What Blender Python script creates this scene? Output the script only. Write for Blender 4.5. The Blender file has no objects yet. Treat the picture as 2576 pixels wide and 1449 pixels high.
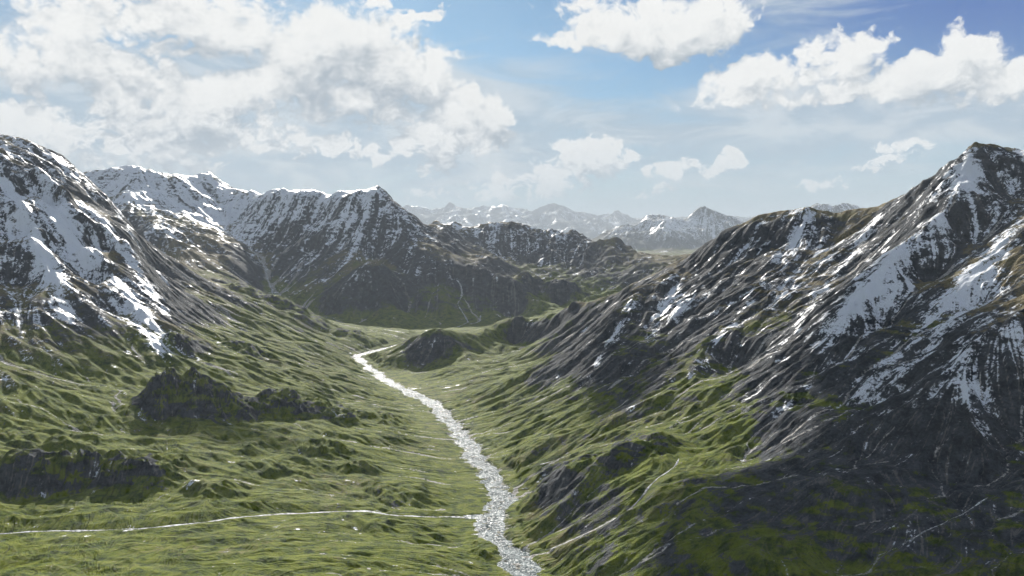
import bpy, math, time
import numpy as np
T0 = time.time()
f4 = np.float32
# ------------------------------------------------------------------ camera geometry (metres)
CAM_Z = 500.0
FOC = 2231.0                      # focal length in pixels of a 2576 wide frame (60 degrees)
PITCH = math.atan((724.5 - 600.0) / FOC)
SUN_EL, SUN_AZ = math.radians(24), math.radians(-10)      # azimuth from +Y towards +X
CP, SP = math.cos(PITCH), math.sin(PITCH)


def ray(px, py):
    dx, dy = (px - 1288.0) / FOC, (724.5 - py) / FOC
    return dx, CP + dy * SP, -SP + dy * CP


def P(px, py, d):
    a, b, c = ray(px, py)
    t = d / b
    return a * t, d, CAM_Z + c * t


def Pz(px, py, z):
    a, b, c = ray(px, py)
    t = (z - CAM_Z) / c
    return a * t, b * t, z


# ------------------------------------------------------------------ survey points of the terrain
ctrl = []


def line(pts, step=0.022):
    w = [P(*p) for p in pts]
    for (x0, y0, z0), (x1, y1, z1) in zip(w[:-1], w[1:]):
        u0, v0, u1, v1 = math.atan2(x0, y0), math.log(math.hypot(x0, y0)), math.atan2(x1, y1), math.log(math.hypot(x1, y1))
        n = max(1, int(math.hypot(u1 - u0, v1 - v0) / step + 0.5))
        for i in range(n):
            t = i / n
            ctrl.append((x0 + (x1 - x0) * t, y0 + (y1 - y0) * t, z0 + (z1 - z0) * t))
    ctrl.append(w[-1])
    return w


def spots(*pts):
    for p in pts:
        ctrl.append(P(*p))


def flats(*pts):
    for p in pts:
        ctrl.append(Pz(*p))


def behind(w, drops, lo):
    """ground falling away on the far side of a crest"""
    for i in range(len(w)):
        x, y, z = w[i]
        for k, (q, s) in enumerate(drops):
            ctrl.append((x * q, y * q, max(lo, z - s * (q - 1) * y)))


# near mountain on the left
lm1 = line([(-700, 330, 2700), (-300, 350, 3100), (0, 388, 3200), (40, 416, 3150), (90, 420, 3120), (139, 457, 3080), (199, 509, 3030),
            (255, 545, 3000), (287, 593, 2960), (319, 637, 2920), (358, 692, 2860), (398, 760, 2760), (455, 830, 2640), (518, 885, 2520)])
line([(40, 422, 3120), (70, 455, 3060), (100, 493, 3000), (159, 569, 2900), (207, 621, 2830), (255, 672, 2760), (311, 728, 2680), (358, 800, 2560), (430, 893, 2380)])
line([(0, 430, 3080), (16, 461, 3000), (48, 501, 2900), (80, 561, 2780), (111, 672, 2600), (131, 725, 2500), (155, 790, 2380)])
lm2 = line([(-200, 380, 4300), (8, 384, 4300), (36, 372, 4300), (68, 368, 4300), (96, 382, 4280), (139, 410, 4250), (179, 437, 4220), (215, 461, 4200),
            (263, 493, 4120), (295, 529, 4080), (319, 561, 4060), (342, 601, 4040), (374, 640, 4020), (418, 680, 4000), (478, 690, 4100), (518, 702, 4150),
            (597, 722, 4280), (644, 748, 4350), (690, 752, 4400), (760, 790, 4400), (860, 830, 4200), (940, 850, 4050), (1000, 863, 3950)])
behind(lm2[:10], [(1.12, 0.6), (1.3, 0.5)], 330)
behind(lm2[10:], [(1.1, 0.35)], 60)
spots((75, 480, 3300), (160, 520, 3200), (225, 580, 3080), (270, 650, 2960), (190, 650, 2840), (130, 560, 3060), (245, 730, 2740),
      (120, 640, 2760), (60, 640, 2780), (20, 600, 2760), (60, 720, 2560), (-150, 600, 2600), (-300, 800, 2100), (200, 760, 2480), (300, 800, 2560),
      (330, 600, 3500), (300, 560, 3600), (390, 690, 3500), (450, 740, 3400), (560, 790, 3400), (480, 800, 3000), (650, 850, 3300), (760, 870, 3300),
      (0, 830, 2250), (100, 855, 2230), (250, 870, 2300), (430, 905, 2330), (-300, 950, 1900))
flats((0, 950, 190), (200, 950, 165), (0, 1030, 150), (0, 1100, 112), (250, 1080, 102), (0, 1180, 96), (0, 1250, 62), (380, 1000, 128),
      (600, 915, 150), (500, 920, 160), (700, 885, 120), (850, 950, 60), (620, 1050, 90), (750, 1100, 62), (500, 1110, 84), (500, 1170, 72), (700, 1200, 48),
      (900, 1200, 34), (1060, 1200, 18), (600, 1250, 52), (300, 1280, 56), (1000, 1100, 34), (900, 1110, 48), (980, 1050, 26), (800, 1180, 44),
      (900, 900, 32), (800, 880, 80), (-300, 1200, 120), (-300, 1350, 60),
      (0, 1400, 54), (300, 1390, 58), (600, 1390, 50), (900, 1390, 36), (1100, 1390, 18), (0, 1449, 62), (450, 1500, 66), (800, 1500, 50), (1050, 1500, 25),
      (400, 1600, 66), (1000, 1600, 36), (1200, 1230, 6), (1140, 1160, 8), (1040, 1040, 14), (930, 960, 17), (870, 905, 22))
# river bed
RIVER = [(1350, 1640, -2), (1342, 1520, -1), (1330, 1449, 0), (1296, 1400, .5), (1238, 1350, 1), (1240, 1300, 2), (1262, 1250, 3), (1232, 1195, 4), (1196, 1150, 5),
         (1168, 1105, 6), (1130, 1060, 7), (1090, 1015, 9), (1040, 992, 10), (985, 965, 11), (940, 935, 12), (908, 908, 14), (893, 894, 15),
         (945, 884, 17), (1000, 868, 18)]
flats(*[(a, b, c) for a, b, c in RIVER])
# right bank and the foot of the right mountain
flats((1400, 1310, 34), (1330, 1230, 14), (1500, 1420, 50), (1400, 1200, 60), (1300, 1120, 46), (1500, 1200, 84), (1600, 1110, 118), (1620, 1250, 96), (1750, 1350, 100),
      (1700, 1449, 76), (1900, 1400, 112), (2100, 1449, 100), (2300, 1300, 142), (2576, 1200, 168), (2576, 1449, 118), (2576, 1100, 205), (2900, 1200, 200),
      (1250, 1020, 36), (1400, 1000, 76), (1200, 950, 40), (1350, 900, 80), (1100, 960, 16), (1500, 1050, 98), (1400, 1449, 20), (1450, 1330, 40),
      (1050, 925, 22), (1150, 925, 42), (1400, 850, 110), (1300, 860, 76), (1250, 900, 48), (1450, 900, 112),
      (1900, 1250, 128), (2100, 1250, 150), (2400, 1200, 158), (2400, 1100, 205), (2200, 1100, 190), (1600, 1600, 40), (2200, 1600, 90), (2000, 1330, 116))
rm1 = line([(880, 900, 3560), (980, 889, 3500), (1050, 858, 3420), (1085, 838, 3430), (1110, 834, 3440), (1150, 839, 3480), (1190, 841, 3560), (1220, 828, 3600), (1250, 818, 3650), (1300, 806, 3650), (1350, 808, 3600), (1380, 800, 3560),
            (1430, 778, 3450), (1500, 762, 3350), (1560, 740, 3250), (1610, 712, 3200), (1650, 690, 3150), (1700, 660, 3050), (1740, 640, 3000), (1820, 590, 2950),
            (1880, 558, 2920), (1908, 545, 2900), (1960, 541, 2900), (2010, 535, 2860), (2030, 528, 2850), (2050, 537, 2850), (2100, 543, 2800), (2160, 526, 2780), (2220, 511, 2750),
            (2300, 462, 2620), (2380, 410, 2500), (2430, 377, 2430), (2455, 358, 2400), (2475, 366, 2400), (2510, 378, 2400), (2576, 388, 2380), (2800, 380, 2300), (3100, 450, 2000), (3400, 470, 1800)])
behind(rm1[12:], [(1.10, 0.55), (1.28, 0.6)], 130)
behind(rm1[4:12], [(1.08, 0.4)], 34)
line([(1740, 668, 2930), (1650, 715, 2850), (1600, 745, 2760), (1560, 805, 2600), (1510, 900, 2430), (1465, 978, 2330)])
line([(1740, 668, 2930), (1700, 720, 2790), (1668, 790, 2600), (1640, 850, 2450)])
line([(2030, 533, 2850), (1965, 640, 2600), (1880, 760, 2330), (1800, 855, 2150), (1700, 965, 1980), (1600, 1015, 1950)])
line([(2220, 511, 2750), (2160, 600, 2500), (2080, 700, 2300), (2000, 800, 2130)])
line([(2455, 360, 2400), (2440, 430, 2270), (2380, 530, 2130), (2260, 635, 2020), (2160, 755, 1900), (2080, 845, 1820), (1990, 960, 1740), (1880, 1050, 1690), (1740, 1100, 1700)])
line([(2576, 530, 2050), (2450, 665, 1900), (2350, 770, 1770), (2250, 900, 1640), (2150, 985, 1570), (2020, 1060, 1540), (1900, 1160, 1500)])
line([(2800, 640, 1700), (2576, 760, 1560), (2480, 850, 1480), (2380, 950, 1430), (2300, 1040, 1380)])
spots((1680, 900, 2260), (1580, 900, 2340), (1900, 640, 2740), (1800, 720, 2640), (2060, 620, 2600), (1960, 800, 2180), (1850, 950, 2020), (2250, 560, 2400), (2180, 680, 2200), (2060, 780, 2080),
      (2520, 480, 2240), (2430, 600, 2080), (2330, 700, 1960), (2230, 820, 1830), (2120, 920, 1720), (2560, 640, 1880), (2450, 780, 1730), (2330, 900, 1600), (2200, 1020, 1520))
# valley beyond and the snowy massif
flats((1000, 828, 25), (1150, 824, 25), (1180, 812, 32), (900, 815, 42), (800, 790, 72), (690, 745, 152), (1080, 842, 22), (1250, 800, 45), (1300, 785, 70),
      (1400, 765, 105), (1500, 740, 150), (1400, 712, 230), (1350, 740, 160), (1330, 690, 280), (1100, 795, 60), (1020, 800, 45))
mc = line([(-600, 400, 7000), (-100, 420, 7000), (130, 440, 6900), (205, 438, 6900), (250, 432, 6900), (290, 416, 6800), (335, 410, 6800), (370, 424, 6800), (405, 428, 6800), (450, 450, 6700), (480, 447, 6900), (515, 430, 7200),
           (560, 450, 7200), (610, 478, 7100), (650, 484, 6900), (680, 492, 6500), (720, 485, 6500), (770, 478, 6500), (815, 492, 6450), (860, 482, 6450), (900, 470, 6400), (930, 466, 6400), (948, 468, 6400),
           (968, 482, 6400), (990, 510, 6350), (1020, 545, 6300), (1060, 570, 6500), (1095, 562, 7200), (1130, 553, 7200), (1152, 560, 7250), (1180, 575, 7300), (1205, 568, 7300), (1240, 557, 7300),
           (1275, 550, 7300), (1310, 560, 7300), (1342, 580, 7200), (1370, 585, 7200), (1387, 580, 7200), (1412, 592, 7200), (1442, 584, 7200), (1470, 590, 7150), (1490, 606, 7100), (1515, 607, 7000),
           (1545, 598, 7000), (1570, 606, 7000), (1600, 626, 6900), (1640, 640, 6800), (1700, 643, 6700), (1780, 640, 6700), (2100, 620, 6700), (2600, 600, 6700), (3300, 560, 6700)], 0.018)
behind(mc, [(1.08, 0.45), (1.22, 0.35)], 180)
line([(370, 424, 6800), (398, 521, 6200), (458, 545, 6050), (518, 577, 5850), (558, 605, 5700), (600, 650, 5500), (640, 700, 5400)])
line([(515, 430, 7200), (560, 500, 6800), (600, 550, 6500)])
line([(290, 416, 6800), (310, 470, 6400), (330, 520, 6000), (400, 610, 5400), (480, 670, 5100), (560, 710, 4900)])
line([(625, 550, 6400), (645, 610, 6100), (662, 660, 5800), (672, 705, 5550), (690, 742, 5390)])
line([(775, 600, 6050), (782, 660, 5750), (765, 705, 5500), (720, 738, 5380)])
line([(948, 468, 6400), (985, 540, 6100), (1040, 590, 5900), (1100, 625, 5750), (1165, 655, 5600), (1230, 690, 5400), (1300, 725, 5250), (1390, 772, 5080)])
line([(900, 470, 6400), (880, 560, 6050), (870, 620, 5850), (850, 660, 5600)])
line([(960, 640, 5700), (1025, 622, 5650), (1060, 640, 5600), (1084, 663, 5500), (1111, 711, 5300), (1130, 760, 5100)])
line([(860, 690, 5350), (900, 668, 5320), (940, 652, 5300), (965, 690, 5180), (981, 738, 5050), (1015, 775, 4950)])
line([(1150, 650, 5850), (1203, 646, 5900), (1238, 659, 5850), (1272, 718, 5550)])
line([(1275, 550, 7300), (1310, 620, 6900), (1350, 670, 6500), (1400, 690, 6100)])
line([(1130, 553, 7200), (1165, 610, 6900), (1200, 640, 6500)])
line([(1545, 598, 7000), (1500, 650, 6600), (1440, 680, 6300), (1380, 700, 5900)])
spots((895, 800, 4850), (820, 760, 5050), (940, 770, 4980), (1083, 745, 5130), (1050, 700, 5330), (1200, 750, 5250), (1190, 700, 5500), (750, 560, 6250), (820, 560, 6200), (930, 560, 6120),
      (700, 600, 6150), (730, 660, 5800), (1240, 620, 6900), (1420, 640, 6700), (1560, 690, 5800), (1640, 700, 5600), (1500, 700, 5900),
      (540, 640, 5500), (470, 600, 5600), (430, 560, 5900), (1000, 690, 5450), (905, 720, 5100))
f1 = line([(1380, 640, 24000), (1480, 606, 24000), (1520, 602, 24000), (1560, 580, 24000), (1600, 561, 24000), (1622, 545, 24000), (1650, 560, 24000), (1690, 579, 24000), (1720, 565, 24000), (1755, 547, 24000), (1790, 541, 24000), (1806, 545, 24000),
           (1830, 566, 24000), (1862, 583, 24000), (1900, 570, 24000), (1980, 560, 24000), (2055, 514, 24000), (2110, 540, 24000), (2400, 560, 24000), (3000, 560, 24000)], 0.014)
behind(f1, [(1.12, 0.35)], 250)
for x, y, z in f1:
    ctrl.append((x * .88, y * .88, 150))
    ctrl.append((x * .74, y * .74, 220))
    ctrl.append((x * .5, y * .5, 200))
f2 = line([(-600, 560, 55000), (200, 560, 55000), (700, 560, 55000), (900, 560, 55000), (1000, 540, 55000), (1030, 528, 55000), (1060, 543, 55000), (1090, 546, 55000), (1130, 523, 55000), (1160, 540, 55000), (1200, 536, 55000), (1250, 526, 55000), (1280, 530, 55000),
           (1310, 550, 55000), (1340, 560, 55000), (1365, 540, 55000), (1390, 528, 55000), (1420, 540, 55000), (1480, 573, 55000), (1530, 551, 55000), (1560, 543, 55000), (1590, 560, 55000), (1640, 566, 55000), (1720, 562, 55000),
           (1850, 560, 55000), (2200, 560, 55000), (3200, 560, 55000)], 0.014)
for x, y, z in f2:
    ctrl.append((x * .82, y * .82, 220))
for u in np.linspace(-.95, .95, 14):
    for r, z in ((72000, 420), (90000, 300), (36000, 300)):
        ctrl.append((r * math.sin(u), r * math.cos(u), z))
for r in (260, 450, 700):
    for x, z in ((-.9, 110), (-.5, 80), (-.15, 42), (.02, 0), (.2, 34), (.5, 80), (.9, 140)):
        ctrl.append((r * math.sin(x), r * math.cos(x), z))

C = np.array(ctrl)
cu, cv, cz = np.arctan2(C[:, 0], C[:, 1]), np.log(np.hypot(C[:, 0], C[:, 1])), C[:, 2]
ok = np.abs(cu) < 1.25
cu, cv, cz = cu[ok], cv[ok], cz[ok]
# thin out points that fall on each other
keep = []
seen = {}
for i in range(len(cu)):
    k = (round(cu[i] / .006), round(cv[i] / .006))
    if k not in seen:
        seen[k] = 1
        keep.append(i)
cu, cv, cz = cu[keep], cv[keep], cz[keep]
n = len(cu)
print('control points', n)


def kern(a, b, c, d):
    return np.sqrt((a - c) ** 2 + (b - d) ** 2 + 0.006 ** 2)


A = np.zeros((n + 3, n + 3))
A[:n, :n] = kern(cu[:, None], cv[:, None], cu[None], cv[None]) - np.eye(n) * 0.0006
A[:n, n], A[:n, n + 1], A[:n, n + 2] = 1, cu, cv
A[n:, :n] = A[:n, n:].T
# solve for height divided by distance so that every range keeps its outline
sol = np.linalg.solve(A, np.r_[cz / np.exp(cv), 0, 0, 0])

U0, U1, V0, V1 = -0.76, 0.76, math.log(230.0), math.log(86000.0)
DU, DV = 0.00125, 0.0019
NU, NV = int((U1 - U0) / DU) + 1, int((V1 - V0) / DV) + 1
CS = 6
gu, gv = np.linspace(U0, U1, NU // CS), np.linspace(V0, V1, NV // CS)
gz = np.zeros((len(gv), len(gu)))
for j in range(len(gv)):
    gz[j] = (kern(gu[:, None], gv[j], cu[None], cv[None]) @ sol[:n]) + sol[n] + sol[n + 1] * gu + sol[n + 2] * gv[j]


def resize(a, nr, nc):
    """cubic (Catmull-Rom) enlargement of a grid"""
    for ax, m in ((0, nr), (1, nc)):
        a = np.moveaxis(a, ax, 0)
        x = np.linspace(0, a.shape[0] - 1, m)
        i = np.clip(x.astype(int), 0, a.shape[0] - 2)
        t = (x - i).reshape(-1, *([1] * (a.ndim - 1)))
        g = lambda k: a[np.clip(i + k, 0, a.shape[0] - 1)]
        p0, p1, p2, p3 = g(-1), g(0), g(1), g(2)
        a = p1 + .5 * t * (p2 - p0 + t * (2 * p0 - 5 * p1 + 4 * p2 - p3 + t * (3 * (p1 - p2) + p3 - p0)))
        a = np.moveaxis(a, 0, ax)
    return a


us, vs = np.linspace(U0, U1, NU), np.linspace(V0, V1, NV)
R = np.exp(vs).astype(f4)[:, None] * np.ones((1, NU), f4)
X, Y = (R * np.sin(us)[None]).astype(f4), (R * np.cos(us)[None]).astype(f4)
Z = (resize(gz, NV, NU) * R).astype(f4)
print('grid', NV, NU, time.time() - T0)

# ------------------------------------------------------------------ noise tools
rng = np.random.default_rng(7)
TB = 256
ang = rng.random((TB, TB)) * 2 * np.pi
GX, GY = np.cos(ang).astype(f4).ravel(), np.sin(ang).astype(f4).ravel()


def noise(x, y, s=0):
    x, y = x + 71.3 * s, y + 37.7 * s
    ix, iy = np.floor(x).astype(np.int32), np.floor(y).astype(np.int32)
    fx, fy = (x - ix).astype(f4), (y - iy).astype(f4)
    wx, wy = fx * fx * fx * (fx * (fx * 6 - 15) + 10), fy * fy * fy * (fy * (fy * 6 - 15) + 10)

    def g(a, b):
        k = ((iy + b + s * 13) & 255) * 256 + ((ix + a + s * 29) & 255)
        return GX[k] * (fx - a) + GY[k] * (fy - b)
    a = g(0, 0)
    a += wx * (g(1, 0) - a)
    b = g(0, 1)
    b += wx * (g(1, 1) - b)
    return (a + wy * (b - a)) * f4(1.5)


def sstep(a, b, x):
    t = np.clip((x - a) / (b - a), 0, 1)
    return t * t * (3 - 2 * t)


def blur(a, k, it=2):
    for _ in range(it):
        for ax in (0, 1):
            p = np.concatenate([np.repeat(a.take([0], ax), k + 1, ax), a, np.repeat(a.take([-1], ax), k, ax)], ax)
            c = np.cumsum(p, ax, dtype=np.float64)
            m = a.shape[ax]
            a = ((c.take(range(2 * k + 1, 2 * k + 1 + m), ax) - c.take(range(0, m), ax)) / (2 * k + 1)).astype(f4)
    return a


def grad(z):
    gv_, gu_ = np.gradient(z, vs[1] - vs[0], us[1] - us[0])
    gv_ = (gv_ / R).astype(f4)          # radial slope
    gu_ = (gu_ / R).astype(f4)          # tangential slope
    s, c = np.sin(us)[None].astype(f4), np.cos(us)[None].astype(f4)
    return gv_ * s + gu_ * c, gv_ * c - gu_ * s     # d/dx, d/dy


CELL = R * f4(DV)                       # mesh spacing in metres


def look(px, py):
    """where the sight line through a picture point meets the ground: fractional grid indices"""
    a, b, c = ray(px, py)
    h = math.hypot(a, b)
    u = math.atan2(a, b)
    fi = (u - U0) / (us[1] - us[0])
    i = int(min(max(fi, 0), NU - 2))
    t = fi - i
    col = Z[:, i] * (1 - t) + Z[:, i + 1] * t
    under = CAM_Z + c / h * R[:, 0] < col
    under[:int(0.9 / DV)] = False
    k = int(np.argmax(under)) if under.any() else NV - 2
    return k, fi


def world_at(px, py):
    k, fi = look(px, py)
    i = int(min(max(fi, 0), NU - 1))
    return float(X[k, i]), float(Y[k, i]), float(Z[k, i])


def blobmask(lst):
    """soft patches on the ground: (px, py, half width px, half height px, weight)"""
    m = np.zeros_like(Z)
    for px, py, w, h, a in lst:
        x0, y0, z0 = world_at(px, py)
        d = math.hypot(x0, y0)
        sx = w / FOC * d
        c = [world_at(px, py - h), world_at(px, py + h)]
        L = min(max(math.hypot(c[0][0] - c[1][0], c[0][1] - c[1][1]) / 2, sx * .5), sx * 3)
        e = (x0 / d, y0 / d)
        q = (((X - x0) * e[1] - (Y - y0) * e[0]) / sx) ** 2 + (((X - x0) * e[0] + (Y - y0) * e[1]) / L) ** 2
        m += f4(a) * np.exp(-q.astype(f4))
    return m


# ------------------------------------------------------------------ landforms
def gully(z, wl, amp, seed, smooth, sharp=0.5, lo=.06, hi=.45, frq=1.0):
    fade = sstep(1.6, 3.5, wl / CELL)
    rows = np.nonzero(fade[:, 0] > 0.01)[0]
    r1 = rows.max() + 1
    zz = blur(z, smooth) if smooth else z
    gx, gy = grad(zz)
    gx, gy, x, y = gx[:r1], gy[:r1], X[:r1] / f4(wl), Y[:r1] / f4(wl)
    m = np.sqrt(gx * gx + gy * gy) + f4(1e-6)
    sx, sy = -gy / m, gx / m
    ix, iy = np.floor(x), np.floor(y)
    c = np.zeros_like(x)
    s = np.zeros_like(x)
    W = np.zeros_like(x)
    hs = np.random.default_rng(seed).random((3, 65536)).astype(f4)
    for a in (-1, 0, 1):
        for b in (-1, 0, 1):
            k = ((iy + b).astype(np.int32) & 255) * 256 + ((ix + a).astype(np.int32) & 255)
            vx = x - (ix + a + .5 + (hs[0][k] - .5) * f4(.9))
            vy = y - (iy + b + .5 + (hs[1][k] - .5) * f4(.9))
            w = np.maximum(1 - (vx * vx + vy * vy) / f4(2.1), 0) ** 3
            ph = (vx * sx + vy * sy) * f4(2 * math.pi * frq)
            c += w * np.cos(ph)
            s += w * np.sin(ph)
            W += w
    mag = np.sqrt(c * c + s * s) + f4(1e-4)
    q = np.minimum(mag / W * f4(2.2), 1)
    c = c / mag
    h = (c * (1 - sharp) + (2 * np.sqrt(np.maximum((1 + c) * .5, 0)) - 1) * sharp) * q     # sharp valleys, rounded ribs
    out = z.copy()
    dz = h * sstep(lo, hi, m) * f4(amp * wl) * fade[:r1]
    out[:r1] += dz * (1 - .75 * np.minimum(rockb[:r1], 1))
    return out


def combed(z, smooth, q, length, seed, cell=1):
    """noise drawn out along the fall line, on a grid q times coarser than the mesh; cell = width of a strand in those cells"""
    zz = blur(z, smooth)[::q, ::q]
    h, w_ = zz.shape
    rr_ = R[::q, :1]
    gv_, gu_ = np.gradient(zz)
    fu_ = -(gu_ / (us[1] - us[0])).astype(f4)
    fv_ = -(gv_ / (vs[1] - vs[0])).astype(f4)
    mm = np.sqrt(fu_ * fu_ + fv_ * fv_) + f4(.015) * rr_
    fu_, fv_ = (fu_ / mm).ravel(), (fv_ / mm * f4((us[1] - us[0]) / (vs[1] - vs[0]))).ravel()
    g = np.random.default_rng(seed)
    src = g.standard_normal((h, w_)).astype(f4)
    if cell > 1:
        src = blur(src, cell // 2, 2)
        src /= src.std()
    src = src.ravel()
    jj, ii = np.meshgrid(np.arange(h, dtype=f4), np.arange(w_, dtype=f4), indexing='ij')
    tot = src.reshape(h, w_).copy()
    for sg in (1, -1):
        a_, b_ = jj.copy(), ii.copy()
        for k in range(length):
            ix = np.clip(a_ + .5, 0, h - 1).astype(np.int32) * w_ + np.clip(b_ + .5, 0, w_ - 1).astype(np.int32)
            a_ += sg * fv_[ix] * 1.4
            b_ += sg * fu_[ix] * 1.4
            tot += src[ix]
    tot = blur(tot, 1, 1)
    tot /= tot.std()
    return resize(tot, NV, NU).astype(f4) if q > 1 else tot


# broad unevenness
Z += 8 * sstep(40, 250, Z) * noise(X / 420, Y / 420, 1) * sstep(900, 1500, R) * np.minimum(R / 3000, 1.3)
near = sstep(60, 14, Z)      # valley bottom
hum = (1 - np.abs(noise(X / 210 + .6 * noise(X / 300, Y / 300, 5), Y / 130, 2)) * 2.2)
Z += 6 * hum * (1 - near) * sstep(420, 150, Z) * sstep(6000, 3000, R)
hum = (1 - np.abs(noise(X / 90 + .5 * noise(X / 130, Y / 130, 6), Y / 48, 3)) * 2.2)
Z += 3.2 * hum * (1 - near) * sstep(320, 120, Z) * sstep(6000, 3000, R)

# rocky knolls (px, py foot, half width px, height m, depth ratio)
KNOLLS = [(440, 1005, 60, 36, 1.0), (505, 1015, 55, 52, 1.0), (585, 1035, 45, 32, 1.0), (400, 1020, 36, 28, .8), (705, 1030, 50, 36, 1.0), (770, 1040, 46, 28, 1.0), (850, 1050, 50, 26, .7), (960, 1060, 45, 16, .9), (390, 1010, 45, 30, .8), (620, 745, 45, 40, .7), (610, 885, 42, 26, .8),
          (740, 800, 60, 34, .8), (880, 850, 55, 26, .7), (60, 1190, 60, 26, .6), (150, 1200, 50, 30, .6), (230, 1190, 50, 22, .6), (310, 1205, 60, 28, .6), (380, 1195, 40, 18, .6), (20, 1110, 60, 14, .5), (180, 1120, 60, 12, .4), (640, 1130, 50, 12, .5), (820, 1140, 50, 14, .5), (900, 1180, 40, 12, .5), (520, 1240, 60, 12, .5), (1000, 1255, 90, 12, .5), (1450, 1185, 70, 16, .7), (1600, 1150, 90, 22, .6), (960, 1330, 130, 14, .5), (720, 1190, 60, 10, .6),
          (430, 1170, 40, 16, .6), (1230, 1390, 45, 10, .6), (700, 770, 30, 22, .7), (450, 870, 30, 30, .8)]
rockb = np.zeros_like(Z)
for px, py, w, h, dr in KNOLLS:
    x0, y0, z0 = world_at(px, py)
    d = math.hypot(x0, y0)
    sx = w / FOC * d
    sy = sx * dr
    wx = X + sx * (.5 * noise(X / sx * 1.3, Y / sx * 1.3, 11) + .10 * noise(X / sx * 3.3, Y / sx * 3.3, 16))
    wy = Y + sx * (.5 * noise(X / sx * 1.3, Y / sx * 1.3, 12) + .10 * noise(X / sx * 3.3, Y / sx * 3.3, 17))
    yy = (wy - y0 - sy * .2) / sy
    yy = np.where(yy > 0, yy * .42, yy * .8)
    q = np.exp(-(((wx - x0) / sx) ** 2) ** 1.5 - (yy ** 2) ** 1.3)
    rg = 1 - np.abs(noise(X / sx * 2.6, Y / sx * 1.7, 13)) * 1.6
    Z += h * q * (.66 + .34 * rg)
    rockb += q * sstep(8, 30, h)
    Z += q * (1 - q * .3) * min(h / 60, 1) * (16 * (.35 - np.abs(noise(X / 60 + Y / 110, Y / 80, 14))) + 5 * (.4 - np.abs(noise(X / 22, Y / 26, 15))))
del q, rg, wx, wy
ROCKP = [(1980, 780, 380, 200, .35), (2330, 1260, 320, 170, 1.05), (1900, 1230, 180, 70, .6), (1450, 640, 260, 60, 1.0), (1560, 695, 160, 30, .5), (1750, 1420, 250, 40, .35), (1560, 900, 90, 60, .4), (2300, 950, 260, 260, 1.1), (2450, 1150, 200, 90, .5), (2050, 850, 150, 120, .9), (1720, 800, 170, 130, 1.0), (1100, 870, 70, 34, .8), (1080, 900, 50, 20, .4), (2080, 1150, 130, 50, .45), (1450, 1180, 80, 26, .45), (1620, 1150, 100, 30, .35),
         (900, 600, 200, 90, .25), (900, 745, 90, 50, .4), (1050, 700, 60, 40, .3), (60, 790, 140, 50, .7), (1220, 700, 60, 40, .4), (1300, 620, 120, 40, .4), (480, 1000, 150, 40, .25), (740, 1010, 90, 30, .25), (1330, 820, 70, 16, .4), (1540, 770, 40, 30, .5),
         (200, 1200, 160, 40, .25), (330, 560, 60, 40, .3), (430, 730, 50, 30, .2), (590, 760, 80, 24, .4), (630, 885, 40, 14, .4), (880, 845, 50, 14, .35), (1880, 1330, 160, 40, .3), (2350, 1200, 200, 60, .2), (1990, 640, 120, 90, .6), (2420, 560, 120, 90, .7), (950, 1285, 110, 8, .4), (2520, 460, 80, 40, .7)]
rockp = blobmask(ROCKP)
# rougher rock
rough = noise(X / 160, Y / 160, 21) + .5 * noise(X / 70, Y / 70, 22)
steep0 = sstep(.30, .7, np.hypot(*grad(blur(Z, 10))))
Z += rough * 7 * steep0 * np.minimum(R / 2500, 2)
rk0 = np.clip(rockp, 0, 1) * sstep(700, 1000, R)
Z += rk0 * 8 * np.minimum(R / 3000, 3) * (1 - 2.2 * np.abs(noise(X / 130, Y / 130, 24) + .5 * noise(X / 55, Y / 55, 25)))
st0 = sstep(.16, .5, np.hypot(*grad(blur(Z, 12))))
cA = combed(Z, 16, 6, 30, 301, 4)
cA = np.clip(cA, -1.9, 1.7)
calm = (1 - .7 * np.minimum(rockb, 1)) * (1 - .45 * sstep(6300, 6700, R) * sstep(9500, 8500, R))
Z += np.maximum(calm, .7 * np.minimum(rockb, 1)) * st0 * 1.9 * CELL * cA
cB = np.clip(combed(Z, 10, 3, 34, 302, 3), -2.2, 2)
Z += calm * (.32 + .22 * sstep(-.1, .1, X / R) + .46 * st0) * 1.25 * CELL * cB * (1 - .7 * sstep(30, 12, Z))
Z = gully(Z, 260, .011, 32, 14, .3, .12, .5)
Z = gully(Z, 130, .016, 33, 8, .3, .10, .45)
print('large gullies', time.time() - T0)
Z = gully(Z, 64, .036, 34, 4, .3, .04, .36)
Z = gully(Z, 32, .046, 35, 3, .3, .03, .32)
Z = gully(Z, 17, .044, 36, 2, .3, .03, .32)
cC = combed(Z, 5, 1, 26, 303, 2)
Z += (.36 + .64 * st0) * .55 * CELL * cC * (1 - .7 * sstep(30, 12, Z))
gm = np.hypot(*grad(blur(Z, 6)))
# small scale roughness, relative to the mesh spacing
steep = sstep(.40, .8, gm)
for L, a, sd in ((60, 3.2, 41), (26, 1.7, 42), (12, .9, 43), (6, .45, 44)):
    fd = sstep(1.8, 3.5, L / CELL)
    Z += fd * a * (1 - 2 * np.abs(noise(X / L, Y / L, sd))) * (.10 + .9 * np.maximum(steep * (1 - .6 * np.minimum(rockb, 1)), np.minimum(.4 * rockb + .6 * rk0, 1))) * (1 - .8 * sstep(30, 10, Z))
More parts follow.
